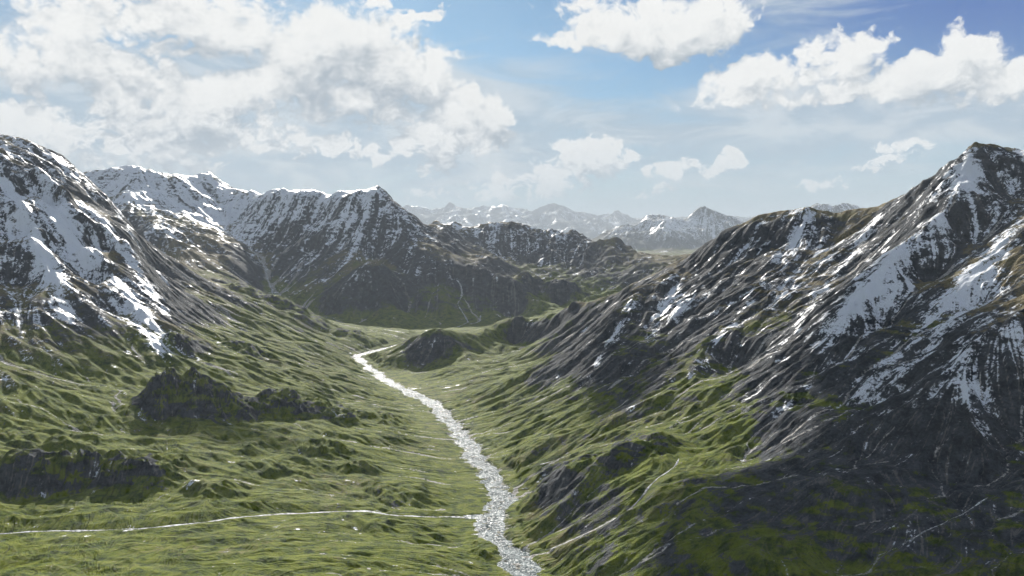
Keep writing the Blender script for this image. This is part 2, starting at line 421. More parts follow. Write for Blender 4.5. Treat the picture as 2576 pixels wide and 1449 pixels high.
# far ranges need roughness of their own size
for L, a, sd in ((3200, 260 , 50), (1500, 150, 51), (700, 80, 52), (330, 34, 53), (160, 14, 54)):
    Z += sstep(9500, 13500, R) * (sstep(18000, 32000, R) if L > 2000 else 1) * a * (1 - 2.4 * np.abs(noise(X / L, Y / L, sd))) * sstep(1.8, 3.5, L / CELL) * sstep(200, 520, Z)
hi_ = sstep(4600, 5200, R) * sstep(9500, 8000, R) * np.maximum(sstep(260, 480, Z), rk0)
for L, a, sd in ((620, 16, 55), (260, 17, 56), (120, 9, 57), (60, 4.5, 58)):
    Z += hi_ * a * (.35 - np.abs(noise(X / L + .4 * noise(X / L * .6, Y / L * .6, 59), Y / L, sd)) * 2.0) * sstep(1.8, 3.5, L / CELL)
hx, hy, _ = P(1092, 562, 7150)
Z -= 75 * np.exp(-((X - hx) ** 2 + (Y - hy) ** 2) / 130 ** 2)
lm_ = sstep(500, 700, Z) * sstep(4700, 4300, R)
for L, a, sd in ((150, 13, 45), (66, 7, 46), (30, 3, 47)):
    Z += lm_ * a * (.35 - np.abs(noise(X / L, Y / L, sd)) * 2) * sstep(1.8, 3.5, L / CELL)
print('relief', time.time() - T0)


# ------------------------------------------------------------------ river and streams
def smoothpath(p, k):
    p = np.array(p, float)
    for _ in range(k):
        q = np.empty((2 * len(p) - 2, p.shape[1]))
        q[0::2] = p[:-1] * .75 + p[1:] * .25
        q[1::2] = p[:-1] * .25 + p[1:] * .75
        p = np.vstack([p[:1], q, p[-1:]])
    return p


def pathdist(path, reach):
    """distance to a polyline and the interpolated last column, near it only"""
    D = np.full(Z.shape, 1e9, f4)
    H = np.zeros(Z.shape, f4)
    for a, b in zip(path[:-1], path[1:]):
        rr = [math.hypot(a[0], a[1]), math.hypot(b[0], b[1])]
        uu = [math.atan2(a[0], a[1]), math.atan2(b[0], b[1])]
        j0 = max(0, int((math.log(max(240, min(rr) - reach)) - V0) / DV) - 1)
        j1 = min(NV, int((math.log(max(rr) + reach) - V0) / DV) + 2)
        e = reach / min(rr)
        i0, i1 = max(0, int((min(uu) - e - U0) / DU) - 1), min(NU, int((max(uu) + e - U0) / DU) + 3)
        if j1 <= j0 or i1 <= i0:
            continue
        x, y = X[j0:j1, i0:i1] - a[0], Y[j0:j1, i0:i1] - a[1]
        dx, dy = b[0] - a[0], b[1] - a[1]
        t = np.clip((x * dx + y * dy) / (dx * dx + dy * dy + 1e-9), 0, 1)
        d = np.hypot(x - t * dx, y - t * dy)
        s = D[j0:j1, i0:i1]
        m = d < s
        s[m] = d[m]
        H[j0:j1, i0:i1][m] = (a[2] + t * (b[2] - a[2]))[m]
    return D, H


rp = smoothpath([Pz(*p) for p in RIVER], 3)
D, H = pathdist(rp, 260)
wn = (19 - 5 * sstep(2300, 3400, R)) - 3 + 11 * noise(X / 110, Y / 110, 61) + 12 * noise(X / 36, Y / 36, 62) + 6 * noise(X / 13, Y / 13, 65)
inn = sstep(wn + 16, wn - 4, D)
bed = H - 2.3 + 4.4 * np.maximum(noise(X / 16, Y / 16, 63) + .35 * noise(X / 6, Y / 6, 64), -.3)
far_ = D < 255
bank = np.minimum(Z, H + np.maximum(D - wn, 0) * .16 + np.maximum(D - wn - 30, 0) * .8 + 2)
kb = sstep(170, 70, D)
Z = np.where(far_, np.maximum(bank * kb + Z * (1 - kb), H + 1.2), Z)
Z = np.where(far_, Z * (1 - inn) + bed * inn, Z).astype(f4)
gravel = np.where(far_, sstep(wn + 22, wn - 2, D), 0).astype(f4)

STREAMS = [
    ('stream', [(-60, 1326), (0, 1328), (100, 1331), (200, 1332), (380, 1328), (480, 1318), (560, 1306), (640, 1296), (720, 1284), (790, 1277), (860, 1283), (930, 1291), (1000, 1293), (1060, 1297), (1120, 1298), (1180, 1299), (1204, 1301)], 2.0, 4.5, 24,
     'white mountain stream crossing the green meadow on the left towards the river'),
    ('stream', [(2490, 1195), (2440, 1240), (2385, 1298), (2320, 1350), (2270, 1395), (2210, 1449)], .7, 3, 18, 'thin bright stream running down the dark slope in the lower right corner'),
    ('stream', [(1712, 1110), (1700, 1150), (1660, 1195), (1620, 1240), (1590, 1275), (1550, 1305), (1500, 1330), (1440, 1348), (1390, 1362), (1368, 1400)], .9, 4, 18,
     'thin stream curving down the grassy slope on the right bank of the river'),
    ('stream', [(640, 600), (655, 640), (668, 675), (672, 700), (684, 722), (692, 745), (730, 752), (760, 770), (800, 788), (860, 808), (920, 818), (980, 828), (1020, 834)], 3.2, 6, 60,
     'pale stream falling from the snowy range into the far valley'),
    ('stream', [(779, 590), (781, 630), (783, 662), (775, 685), (750, 705), (722, 735), (730, 752)], 2.6, 5, 60, 'pale stream running down the dark face of the massif'),
    ('stream', [(1150, 660), (1160, 700), (1163, 750), (1150, 765), (1168, 790), (1182, 812), (1170, 822), (1150, 830)], 3.0, 5, 50, 'winding pale stream at the right foot of the massif'),
    ('stream', [(1212, 770), (1206, 790), (1208, 812), (1182, 818)], 2.6, 4, 50, 'short pale stream just right of the winding one in the far valley'),
    ('stream', [(1700, 1085), (1640, 1100), (1560, 1110), (1480, 1125), (1420, 1145), (1360, 1170)], 1.1, 2.5, 14, 'faint rill across the green slope above the right bank'),
]
stream_geo = []


def carve_stream(pts, w, depth, reach):
    global Z, gravel
    path = np.array([world_at(*p) for p in pts])
    dist = np.hypot(path[:, 0], path[:, 1])
    med = np.array([np.median(dist[max(0, k - 2):k + 3]) for k in range(len(dist))])
    path[:, :2] *= np.where(np.abs(dist / med - 1) > .008, med / dist, 1)[:, None]      # sight lines caught by a hummock
    path = smoothpath(path, 3)
    # meander a little, keep the bed falling
    s = np.r_[0, np.cumsum(np.hypot(*np.diff(path[:, :2], axis=0).T))]
    m = max(int(s[-1] / 7), 8)
    q = np.linspace(0, s[-1], m)
    path = np.stack([np.interp(q, s, path[:, k]) for k in range(3)], 1)
    off = noise(q / 60, q * 0, 71) * 4 + noise(q / 21, q * 0, 72) * 1.2
    t = np.gradient(path[:, :2], axis=0)
    t /= np.linalg.norm(t, axis=1)[:, None] + 1e-6
    path[:, 0] -= t[:, 1] * off
    path[:, 1] += t[:, 0] * off
    for k in range(m):
        u, v = math.atan2(path[k, 0], path[k, 1]), math.log(math.hypot(path[k, 0], path[k, 1]))
        j, i = int(np.clip((v - V0) / (vs[1] - vs[0]), 0, NV - 1)), int(np.clip((u - U0) / (us[1] - us[0]), 0, NU - 1))
        path[k, 2] = Z[j, i]
    zz = np.convolve(np.pad(path[:, 2], 6, mode='edge'), np.ones(13) / 13, 'valid')
    path[:, 2] = np.minimum.accumulate(zz) if zz[0] > zz[-1] else zz
    path[:, 2] -= depth * .5
    d, h = pathdist(path, reach * 2)
    msk = d < reach * 2
    prof = h - .8 + np.maximum(d - w, 0) / reach * depth * 1.5
    k = sstep(reach * 1.7, reach * .6, d)
    Z = np.where(msk, Z * (1 - k) + np.minimum(Z, prof) * k, Z).astype(f4)
    Z = np.where(d < w * 1.2, np.minimum(Z, h - .5), Z).astype(f4)
    gravel = np.maximum(gravel, np.where(msk, .55 * sstep(w * 2.4, w * 1.0, d), 0)).astype(f4)
    return path


for nm, pts, w, dep, reach, lab in STREAMS:
    stream_geo.append((nm, carve_stream(pts, w, dep, reach), w, lab))
print('water', time.time() - T0)

# ------------------------------------------------------------------ surface cover
zb = blur(Z, 3)
gx, gy = grad(zb)
gm = np.hypot(gx, gy)
gxs, gys = grad(blur(Z, 9))
gms = np.hypot(gxs, gys)
# grain drawn out down the slope
fu = -(gxs * np.cos(us)[None] - gys * np.sin(us)[None]).astype(f4)
fv = -(gxs * np.sin(us)[None] + gys * np.cos(us)[None]).astype(f4)
nrm = np.sqrt(fu * fu + fv * fv) + f4(.02)
fu, fv = fu / nrm / f4(us[1] - us[0]) * f4(DU), fv / nrm / f4(vs[1] - vs[0]) * f4(DU)
grain = rng.standard_normal(Z.shape).astype(f4)
grain2 = resize(rng.standard_normal((NV // 4, NU // 4)), NV, NU).astype(f4)
JJ, II = np.meshgrid(np.arange(NV, dtype=f4), np.arange(NU, dtype=f4), indexing='ij')
acc, acc2 = grain.copy(), grain2.copy()
for sg in (1, -1):
    pj, pi = JJ.copy(), II.copy()
    for k in range(22):
        a = np.clip(pj + .5, 0, NV - 1).astype(np.int32) * NU + np.clip(pi + .5, 0, NU - 1).astype(np.int32)
        pj += sg * fv.ravel()[a] * 1.3
        pi += sg * fu.ravel()[a] * 1.3
        acc += grain.ravel()[a]
        acc2 += grain2.ravel()[a]
del pj, pi, a
streak = acc / acc.std()
streak2 = acc2 / acc2.std() * .34
del acc, acc2, grain, grain2
print('grain', time.time() - T0)
# drainage: many drops rolling downhill, counted
flow = np.zeros(NV * NU, f4)
ND = 500000
pj, pi = (rng.random(ND) * (NV - 1)).astype(f4), (rng.random(ND) * (NU - 1)).astype(f4)
g2x, g2y = grad(blur(Z, 2))
du_ = -(g2x * np.cos(us)[None] - g2y * np.sin(us)[None]).astype(f4)
dv_ = -(g2x * np.sin(us)[None] + g2y * np.cos(us)[None]).astype(f4)
mu = np.sqrt(du_ * du_ + dv_ * dv_) + f4(1e-4)
du_ = (du_ / mu).ravel()
dv_ = (dv_ / mu * f4(DU / DV)).ravel()
mi, mj = np.zeros(ND, f4), np.zeros(ND, f4)
for k in range(150):
    a = np.clip(pj + .5, 0, NV - 1).astype(np.int32) * NU + np.clip(pi + .5, 0, NU - 1).astype(np.int32)
    if k > 25:
        flow += np.bincount(a, minlength=NV * NU).astype(f4)
    mi = mi * .6 + du_[a] * .4
    mj = mj * .6 + dv_[a] * .4
    pi += mi
    pj += mj
flow = flow.reshape(NV, NU)
flow = blur(np.log1p(flow), 1, 1)
flow = np.clip(flow / 4.2, 0, 1.3)
print('drainage', time.time() - T0)

SNOWP = [(1950, 740, 200, 150, .35), (2060, 800, 150, 120, .3), (400, 850, 30, 60, .8), (350, 770, 40, 80, .6), (120, 620, 210, 160, .30), (2200, 760, 360, 260, .24), (2480, 800, 160, 200, .1), (900, 600, 200, 90, .16),  # px, py, half width, half height, weight
    (60, 700, 90, 110, 1.0), (30, 560, 60, 90, .5), (140, 560, 40, 90, .8), (190, 640, 30, 90, .7), (210, 780, 60, 60, .45), (250, 620, 18, 50, .4), (330, 620, 20, 80, .9), (370, 720, 30, 60, .9), (350, 780, 24, 80, .9), (395, 860, 20, 40, .9), (300, 700, 20, 60, .5),
    (60, 790, 80, 20, .7), (270, 560, 16, 40, .3), (420, 600, 60, 40, .4),
    (550, 480, 120, 40, 1.0), (620, 545, 60, 40, 1.0), (720, 510, 110, 28, .9), (860, 500, 90, 24, .8), (330, 470, 90, 50, .6), (440, 520, 70, 30, .5), (800, 540, 120, 30, .3), (960, 590, 60, 25, .7), (1060, 680, 50, 24, .55), (1040, 625, 50, 14, .5), (930, 695, 20, 20, .5),
    (1120, 570, 50, 20, .3), (1260, 570, 90, 22, .6), (1420, 595, 60, 12, .6), (1550, 620, 50, 20, .5), (1640, 600, 120, 50, .8), (1790, 580, 80, 40, .8), (1240, 640, 40, 20, .2),
    (1090, 845, 60, 16, .9), (1000, 880, 30, 10, .3), (1330, 812, 50, 10, .3),
    (1680, 770, 34, 60, 1.1), (1720, 760, 40, 60, .7), (1590, 765, 26, 46, 1.0), (1560, 850, 20, 60, .7), (1500, 910, 12, 60, 1.0), (1620, 850, 40, 40, .5), (1660, 880, 30, 50, .4), (1840, 660, 60, 30, .6), (1860, 830, 50, 40, .6),
    (1990, 610, 60, 50, .4), (2060, 650, 40, 40, .4), (2190, 700, 60, 60, .8), (2130, 620, 30, 40, .5), (2020, 720, 50, 40, .5), (2250, 700, 40, 60, .7), (2200, 800, 40, 50, .6), (1960, 740, 50, 50, .4), (2400, 430, 34, 50, 1.4), (2440, 400, 20, 30, .8), (2340, 660, 60, 50, .5),
    (2490, 700, 80, 80, .9), (2420, 760, 60, 60, .8), (2540, 820, 60, 60, .6), (2400, 880, 60, 50, .8), (2420, 950, 50, 40, .6), (2200, 1010, 50, 20, .7), (2170, 970, 30, 30, .5), (2350, 600, 40, 40, .3), (1970, 960, 30, 16, .5), (2540, 560, 40, 30, .4), (2470, 960, 60, 60, .4),
    (860, 1050, 40, 30, .35), (960, 1090, 20, 30, .4), (560, 1010, 50, 30, .12), (740, 1010, 60, 30, .12), (950, 1285, 60, 10, .4), (570, 780, 60, 24, .35), (640, 840, 50, 20, .3), (910, 895, 50, 6, .4), (1370, 1200, 50, 12, .3), (1470, 1235, 60, 8, .3)]
snowp = blobmask(SNOWP)
snowl = np.zeros_like(Z)
for wdt, amt, pts in ((30, 1.15, [(30, 470), (60, 540), (95, 600), (130, 680), (155, 760), (170, 800)]), (36, 1.25, [(110, 500), (165, 570), (215, 630), (262, 680), (318, 735), (365, 805), (432, 893)]),
                      (30, .6, [(140, 520), (190, 600), (240, 690), (280, 760)]), (34, 1.2, [(205, 515), (262, 555), (300, 610), (335, 665), (372, 715), (420, 790)]), (26, .9, [(300, 530), (330, 590), (360, 640), (410, 700)]),
                      (22, .9, [(1705, 695), (1690, 740), (1665, 790), (1640, 840)]), (20, .9, [(1600, 742), (1565, 800), (1530, 870), (1500, 920), (1465, 975)]), (20, .5, [(1730, 720), (1700, 800), (1670, 860)]),
                      (22, .9, [(2225, 530), (2170, 600), (2130, 660), (2060, 740), (2010, 820)]), (22, 1.1, [(2440, 430), (2400, 500), (2300, 610), (2220, 690), (2150, 770), (2070, 860)]), (18, .6, [(2040, 545), (1960, 650), (1880, 770), (1800, 860)]),
                      (20, 1.0, [(2560, 560), (2450, 680), (2350, 790), (2250, 910), (2170, 1000)]), (20, .6, [(2300, 560), (2230, 640), (2160, 700)]), (24, .7, [(2520, 640), (2430, 760), (2350, 880), (2230, 1000), (2140, 1040)])):
    wp = np.array([world_at(*q_) for q_ in pts])
    dd, _ = pathdist(wp, wdt * 3)
    snowl += np.where(dd < wdt * 3, amt * np.exp(-(dd / wdt) ** 2), 0).astype(f4)
TQ = np.percentile(flow[300:1400], (90, 97.5))
nA = noise(X / 240, Y / 240, 81) + .6 * noise(X / 95, Y / 95, 82)
nB = noise(X / 38, Y / 38, 83) * sstep(1.2, 2.5, 38 / CELL) + .7 * noise(X / 15, Y / 15, 84) * sstep(1.2, 2.5, 15 / CELL)
conc = (blur(Z, 8) - Z) / CELL          # hollows are positive
conc = np.clip(conc / 6, -1, 1)
snow = -1.08 + sstep(360, 900, Z) * 1.0 + np.minimum(snowp, 1.3) * .66 + snowl + .22 * nA + .26 * nB + streak2 * .95 + streak * .10 + conc * .45 - np.clip(gm - .8, 0, 1) * .4 - np.clip(gm - .5, 0, .6) * 1.0 * sstep(4800, 5600, R) * sstep(12000, 9000, R)
snow += .25 * sstep(5000, 6500, R) * sstep(350, 560, Z) - .5 * sstep(9500, 11500, R)
strata = noise(X / 170 + Y / 400, Z / 11, 86) + .6 * noise(X / 60, Z / 5, 87)
snow += .50 * strata * sstep(2600, 5200, R) * sstep(20000, 9000, R)
snow -= .5 * sstep(220, 120, Z) * (snowp < .25)
snow -= .35 * sstep(.5, 1, R / 3600) * sstep(1.0, .9, R / 3600) * 0
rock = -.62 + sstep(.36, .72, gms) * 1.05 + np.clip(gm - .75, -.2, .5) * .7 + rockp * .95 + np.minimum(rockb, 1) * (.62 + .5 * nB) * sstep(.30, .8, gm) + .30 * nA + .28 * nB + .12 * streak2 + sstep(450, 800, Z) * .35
ledge = noise(X / 70 + Y / 120, Z / 8 + X / 200, 93) + .6 * noise(X / 30, Z / 3.5, 94)
rock += .8 * rk0 * ledge * sstep(3600, 2600, R)
kb_ = np.clip(rockb * 1.3, 0, 1)
rock = rock * (1 - kb_) + kb_ * (.02 + 1.9 * ledge + .7 * nB + .5 * (sstep(.5, 1.1, gm) - .5))
rock -= .55 * sstep(340, 150, Z) * sstep(4300, 4700, R)
asp = (1 - .8 * kb_) * gys / (gms + .12) - .35 * gxs / (gms + .12)          # slopes facing the viewer and right get more rock and snow
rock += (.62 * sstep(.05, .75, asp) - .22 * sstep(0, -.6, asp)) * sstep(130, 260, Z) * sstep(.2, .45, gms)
snow += .16 * np.clip(asp, -.5, .8)
rock += .5 * sstep(.25, .6, noise(X / 80 + 3 * Z / 80, Y / 34, 88) + .4 * noise(X / 24, Y / 14, 89)) * sstep(.16, .34, gm)
rock += .7 * sstep(9500, 12000, R)
rock = np.where(far_, rock - 1.2 * sstep(wn + 90, wn + 40, D), rock)
dry = -.06 + sstep(100, 430, Z) * .80 + .30 * nA + .18 * nB + .22 * streak2 - conc * .25 + .15 * sstep(.25, .6, gms)
dry = dry * (1 - .6 * kb_)
print('flow pct', np.percentile(flow[300:1400], (50, 80, 90, 95, 98, 99.5)))
trail = sstep(TQ[0], TQ[1], flow) * sstep(.06, .15, gms) * (.55 + .6 * noise(X / 120, Y / 120, 91)) + .35 * sstep(.55, 1.0, streak2) * sstep(.3, .6, gms) + gravel * .6
print('cover', time.time() - T0)

# ------------------------------------------------------------------ shared node helpers
S = bpy.context.scene


class NT:
    def __init__(self, tree):
        self.t = tree
        self.n = tree.nodes
        self.l = tree.links

    def new(self, kind, **kw):
        nd = self.n.new(kind)
        for k, v in kw.items():
            setattr(nd, k, v)
        return nd

    def put(self, sock, v):
        if hasattr(v, 'is_output') or isinstance(v, bpy.types.NodeSocket):
            self.l.new(v, sock)
        elif v is not None:
            sock.default_value = v

    def m(self, op, a, b=None, c=None, clamp=False):
        nd = self.new('ShaderNodeMath', operation=op, use_clamp=clamp)
        self.put(nd.inputs[0], a)
        self.put(nd.inputs[1], b)
        self.put(nd.inputs[2], c)
        return nd.outputs[0]

    def vm(self, op, a, b=None, c=None):
        nd = self.new('ShaderNodeVectorMath', operation=op)
        self.put(nd.inputs[0], a)
        self.put(nd.inputs[1], b)
        if c is not None:
            self.put(nd.inputs[2], c)
        return nd.outputs['Value'] if op in ('DOT_PRODUCT', 'LENGTH') else nd.outputs[0]

    def ramp(self, x, a, b, smooth=True, to=(0., 1.)):
        nd = self.new('ShaderNodeMapRange', interpolation_type='SMOOTHSTEP' if smooth else 'LINEAR')
        self.put(nd.inputs[0], x)
        nd.inputs[1].default_value, nd.inputs[2].default_value = a, b
        nd.inputs[3].default_value, nd.inputs[4].default_value = to
        return nd.outputs[0]

    def noise(self, vec, scale, detail=3., rough=.55, dist=0., kind='FBM', dim='3D'):
        nd = self.new('ShaderNodeTexNoise', noise_dimensions=dim)
        nd.noise_type = kind
        self.put(nd.inputs['Vector'], vec)
        nd.inputs['Scale'].default_value = scale
        nd.inputs['Detail'].default_value = detail
        nd.inputs['Roughness'].default_value = rough
        nd.inputs['Distortion'].default_value = dist
        return nd.outputs[0]

    def mix(self, f, a, b):
        nd = self.new('ShaderNodeMix', data_type='RGBA')
        self.put(nd.inputs[0], f)
        for s, v in ((nd.inputs[6], a), (nd.inputs[7], b)):
            self.put(s, (*v, 1) if isinstance(v, tuple) and len(v) == 3 else v)
        return nd.outputs[2]

    def attr(self, name):
        return self.new('ShaderNodeAttribute', attribute_name=name).outputs['Fac']


def material(name):
    m = bpy.data.materials.new(name)
    m.use_nodes = True
    t = NT(m.node_tree)
    t.n.clear()
    return m, t


# ------------------------------------------------------------------ ground material: grass, rock, scree and snow
gmat, t = material('alpine_ground')
geo = t.new('ShaderNodeNewGeometry')
pos = geo.outputs['Position']
n1 = t.noise(pos, 1 / 24, 5, .66)
n2 = t.noise(pos, 1 / 5.0, 3, .7)
n3 = t.noise(pos, 1 / 70, 4, .6)
c1 = t.m('SUBTRACT', n1, .5)
c2 = t.m('SUBTRACT', n2, .5)
aS, aR, aD, aT, aK = [t.attr(k) for k in ('snow', 'rock', 'dry', 'trail', 'streak')]
tuss = t.ramp(t.m('MULTIPLY_ADD', c2, .9, t.m('MULTIPLY_ADD', c1, 1.1, aD)), .0, .75)
green = t.mix(t.ramp(n1, .35, .65), (.050, .082, .004), (.148, .174, .012))
green = t.mix(t.m('MULTIPLY', t.ramp(n3, .5, .7), .5), green, (.15, .17, .04))
brown = t.mix(t.ramp(n2, .35, .65), (.095, .078, .038), (.21, .17, .095))
green = t.mix(t.ramp(t.m('MULTIPLY_ADD', c2, .6, n1), .44, .34, to=(0., .75)), green, (.014, .026, .004))
grass = t.mix(tuss, green, brown)
grass = t.mix(t.ramp(aK, .3, 1.6, to=(0., .22)), grass, (.24, .22, .11))
grass = t.mix(t.ramp(aK, -.4, -1.8, to=(0., .5)), grass, (.018, .024, .010))
rockc = t.mix(t.ramp(t.m('MULTIPLY_ADD', n1, .7, t.m('MULTIPLY', n2, .45)), .42, .74), (.008, .012, .017), (.070, .077, .087))
rockc = t.mix(t.ramp(t.m('ADD', aK, t.m('MULTIPLY', c1, 4.)), .4, 2.0, to=(0., .6)), rockc, (.20, .185, .165))
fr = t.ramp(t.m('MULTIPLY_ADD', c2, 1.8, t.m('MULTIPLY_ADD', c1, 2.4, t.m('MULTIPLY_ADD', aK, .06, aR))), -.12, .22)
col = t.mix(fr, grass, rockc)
ft = t.ramp(t.m('MULTIPLY_ADD', c2, 1.4, t.m('MULTIPLY_ADD', c1, .6, aT)), .30, .70)
col = t.mix(ft, col, t.mix(t.ramp(n2, .3, .7), (.16, .15, .135), (.52, .50, .47)))
fs = t.ramp(t.m('MULTIPLY_ADD', c2, 2.6, t.m('MULTIPLY_ADD', c1, 4.2, t.m('MULTIPLY_ADD', aK, .22, t.m('MULTIPLY_ADD', t.m('SUBTRACT', n3, .5), 2.2, aS)))), -.20, .50)
col = t.mix(fs, col, (.80, .83, .88))
bs = t.new('ShaderNodeBsdfPrincipled')
t.put(bs.inputs['Base Color'], col)
t.put(bs.inputs['Roughness'], t.ramp(fs, 0, 1, False, (.88, .45)))
t.put(bs.inputs['Specular IOR Level'], t.ramp(fs, 0, 1, False, (.06, .4)))
h = t.m('ADD', t.m('MULTIPLY', n1, 4.0), t.m('MULTIPLY', n2, 1.5))
h = t.m('MULTIPLY_ADD', aK, .5, h)
bp = t.new('ShaderNodeBump')
bp.inputs['Strength'].default_value = .8
bp.inputs['Distance'].default_value = 1.0
t.put(bp.inputs['Height'], h)
t.put(bs.inputs['Normal'], bp.outputs[0])
out = t.new('ShaderNodeOutputMaterial')
t.l.new(bs.outputs[0], out.inputs[0])

# ------------------------------------------------------------------ terrain meshes, cut along natural borders
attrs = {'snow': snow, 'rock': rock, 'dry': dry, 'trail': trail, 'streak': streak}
zc = Z[:-1, :-1]
rc, uc = R[:-1, :-1], np.broadcast_to(us[None, :-1], zc.shape)
wob = 18 * noise(X[:-1, :-1] / 150, Y[:-1, :-1] / 150, 95)
zbase = blur(Z, 12)[:-1, :-1] + wob
region = np.zeros(zc.shape, np.int8)                       # 0 valley ground
pr = uc * 0 + uc                                           # angle
left = (uc < -.12) & (rc < 4900)
region[left & (zbase > 150 + 60 * sstep(-.45, -.2, uc))] = 1
region[(uc > .04) & (rc < 4700) & (zbase > 150 - 20 * sstep(.2, .4, uc)) & (Y[:-1, :-1] > 900)] = 2
mid = (rc > 4600) & (rc < 8600) & ~((uc < -.12) & (rc < 4900)) & (region != 2)
region[mid & (zbase > 120)] = 3
region[mid & (zbase > 120) & (uc < -.265 + .02 * np.sin(rc / 500))] = 4
region[mid & (zbase > 120) & (rc > 6650) & (uc > -.10)] = 5
region[(rc >= 8600) & (rc < 36000)] = 6
region[rc >= 36000] = 7


def terrain(name, mask, label):
    j, i = np.nonzero(mask)
    a = (j * NU + i).astype(np.int64)
    quads = np.stack([a, a + 1, a + NU + 1, a + NU], 1)
    used = np.zeros(NV * NU, bool)
    used[quads.ravel()] = True
    idx = np.cumsum(used) - 1
    vsel = np.nonzero(used)[0]
    co = np.stack([X.ravel()[vsel], Y.ravel()[vsel], Z.ravel()[vsel]], 1).astype(f4)
    me = bpy.data.meshes.new(name)
    me.vertices.add(len(vsel))
    me.vertices.foreach_set('co', co.ravel())
    nf = len(quads)
    me.loops.add(nf * 4)
    me.loops.foreach_set('vertex_index', idx[quads].astype(np.int32).ravel())
    me.polygons.add(nf)
    me.polygons.foreach_set('loop_start', np.arange(0, nf * 4, 4, dtype=np.int32))
    me.polygons.foreach_set('use_smooth', np.ones(nf, bool))
    for k, arr in attrs.items():
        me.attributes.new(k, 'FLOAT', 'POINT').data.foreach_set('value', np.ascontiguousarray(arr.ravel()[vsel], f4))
    me.update(calc_edges=True)
    me.materials.append(gmat)
    o = bpy.data.objects.new(name, me)
    S.collection.objects.link(o)
    o['kind'] = 'structure'
    o['label'] = label
    return o


terrain('valley_ground', region == 0, 'green valley floor and lower slopes on both sides of the river')
terrain('mountain_left', region == 1, 'steep snow streaked mountain on the left, nearest the camera')
terrain('mountain_right', region == 2, 'dark rocky mountain on the right with snow patches and a pointed white top')
terrain('mountain_massif', region == 3, 'broad dark massif with a snowy flat top in the middle distance')
terrain('mountain_range_snowy', region == 4, 'snow covered range behind the left mountain')
terrain('mountain_ridge_low', region == 5, 'low dark ridge with patchy snow to the right of the massif')
terrain('mountain_far', region == 6, 'pale blue snowy peaks far behind the ridge')
terrain('mountain_farthest', region == 7, 'faintest hazy peaks along the horizon')
print('meshes', time.time() - T0)
del attrs, JJ, II, du_, dv_, mu, a

# apron behind and around the camera so that the ground has no edge near the viewer
me = bpy.data.meshes.new('ground_apron')
vv, ff = [], []
K = 72
aU = np.linspace(U1, U0 + 2 * math.pi, K)
rr = np.exp(np.linspace(V0, V1, 40))
for r in rr:
    for k_, u in enumerate(aU):
        e = 0 if k_ in (0, K - 1) else 1
        if e:
            z = 90 + 500 * sstep(600, 5000, r) * (.6 + .5 * float(noise(np.array([r * math.sin(u) / 900]), np.array([r * math.cos(u) / 900]), 3)[0]))
        else:
            z = float(np.interp(r, R[:, 0], Z[:, -1 if k_ == 0 else 0]))
        vv.append((r * math.sin(u), r * math.cos(u), z))
for j in range(len(rr) - 1):
    for k_ in range(K - 1):
        p = j * K + k_
        ff.append((p, p + K, p + K + 1, p + 1))
c0 = len(vv)
vv.append((0, 0, 60))
ring = [k_ for k_ in range(K)]
front = [(230 * math.sin(u), 230 * math.cos(u), float(Z[0, i])) for i, u in list(enumerate(us))[::60] + [(NU - 1, us[-1])]]
f0 = len(vv)
vv += front
for k_ in range(K - 1):
    ff.append((c0, k_, k_ + 1))
for k_ in range(len(front) - 1):
    ff.append((c0, f0 + k_, f0 + k_ + 1))
me.from_pydata(vv, [], ff)
for k_, val in (('snow', -1), ('rock', -.2), ('dry', .4), ('trail', 0), ('streak', 0)):
    me.attributes.new(k_, 'FLOAT', 'POINT').data.foreach_set('value', np.full(len(vv), val, f4))
me.materials.append(gmat)
o = bpy.data.objects.new('ground', me)
S.collection.objects.link(o)
o['kind'] = 'structure'

# ------------------------------------------------------------------ water
wmat, t = material('river_water')
pos = t.new('ShaderNodeNewGeometry').outputs['Position']
nf = t.noise(pos, 1 / 5, 4, .75)
ng = t.noise(pos, 1 / 28, 3, .6)
nk = t.noise(pos, 1 / 2.4, 2, .7)
pale = t.ramp(t.m('ADD', t.m('MULTIPLY', nf, .7), t.m('MULTIPLY', ng, .45)), .46, .70)
painted_glint = t.ramp(t.m('ADD', t.m('MULTIPLY', nk, .8), t.m('MULTIPLY', nf, .35)), .635, .69)  # white flecks: sun glints painted into the colour, with foam
bs = t.new('ShaderNodeBsdfPrincipled')
c = t.mix(pale, (.035, .052, .055), (.29, .33, .33))
t.put(bs.inputs['Base Color'], t.mix(painted_glint, c, (.75, .77, .77)))
t.put(bs.inputs['Roughness'], t.ramp(painted_glint, 0, 1, False, (.75, .30)))
bs.inputs['IOR'].default_value = 1.33
t.put(bs.inputs['Specular IOR Level'], t.ramp(painted_glint, 0, 1, False, (.03, .5)))
bp = t.new('ShaderNodeBump')
bp.inputs['Strength'].default_value = 1
bp.inputs['Distance'].default_value = 1.0
hh = t.m('ADD', t.m('MULTIPLY', t.noise(pos, 1 / 2.6, 2, .6), .8), t.m('MULTIPLY', t.noise(pos, 1 / 8, 2, .6), 1.6))
t.put(bp.inputs['Height'], hh)
t.put(bs.inputs['Normal'], bp.outputs[0])
out = t.new('ShaderNodeOutputMaterial')
t.l.new(bs.outputs[0], out.inputs[0])

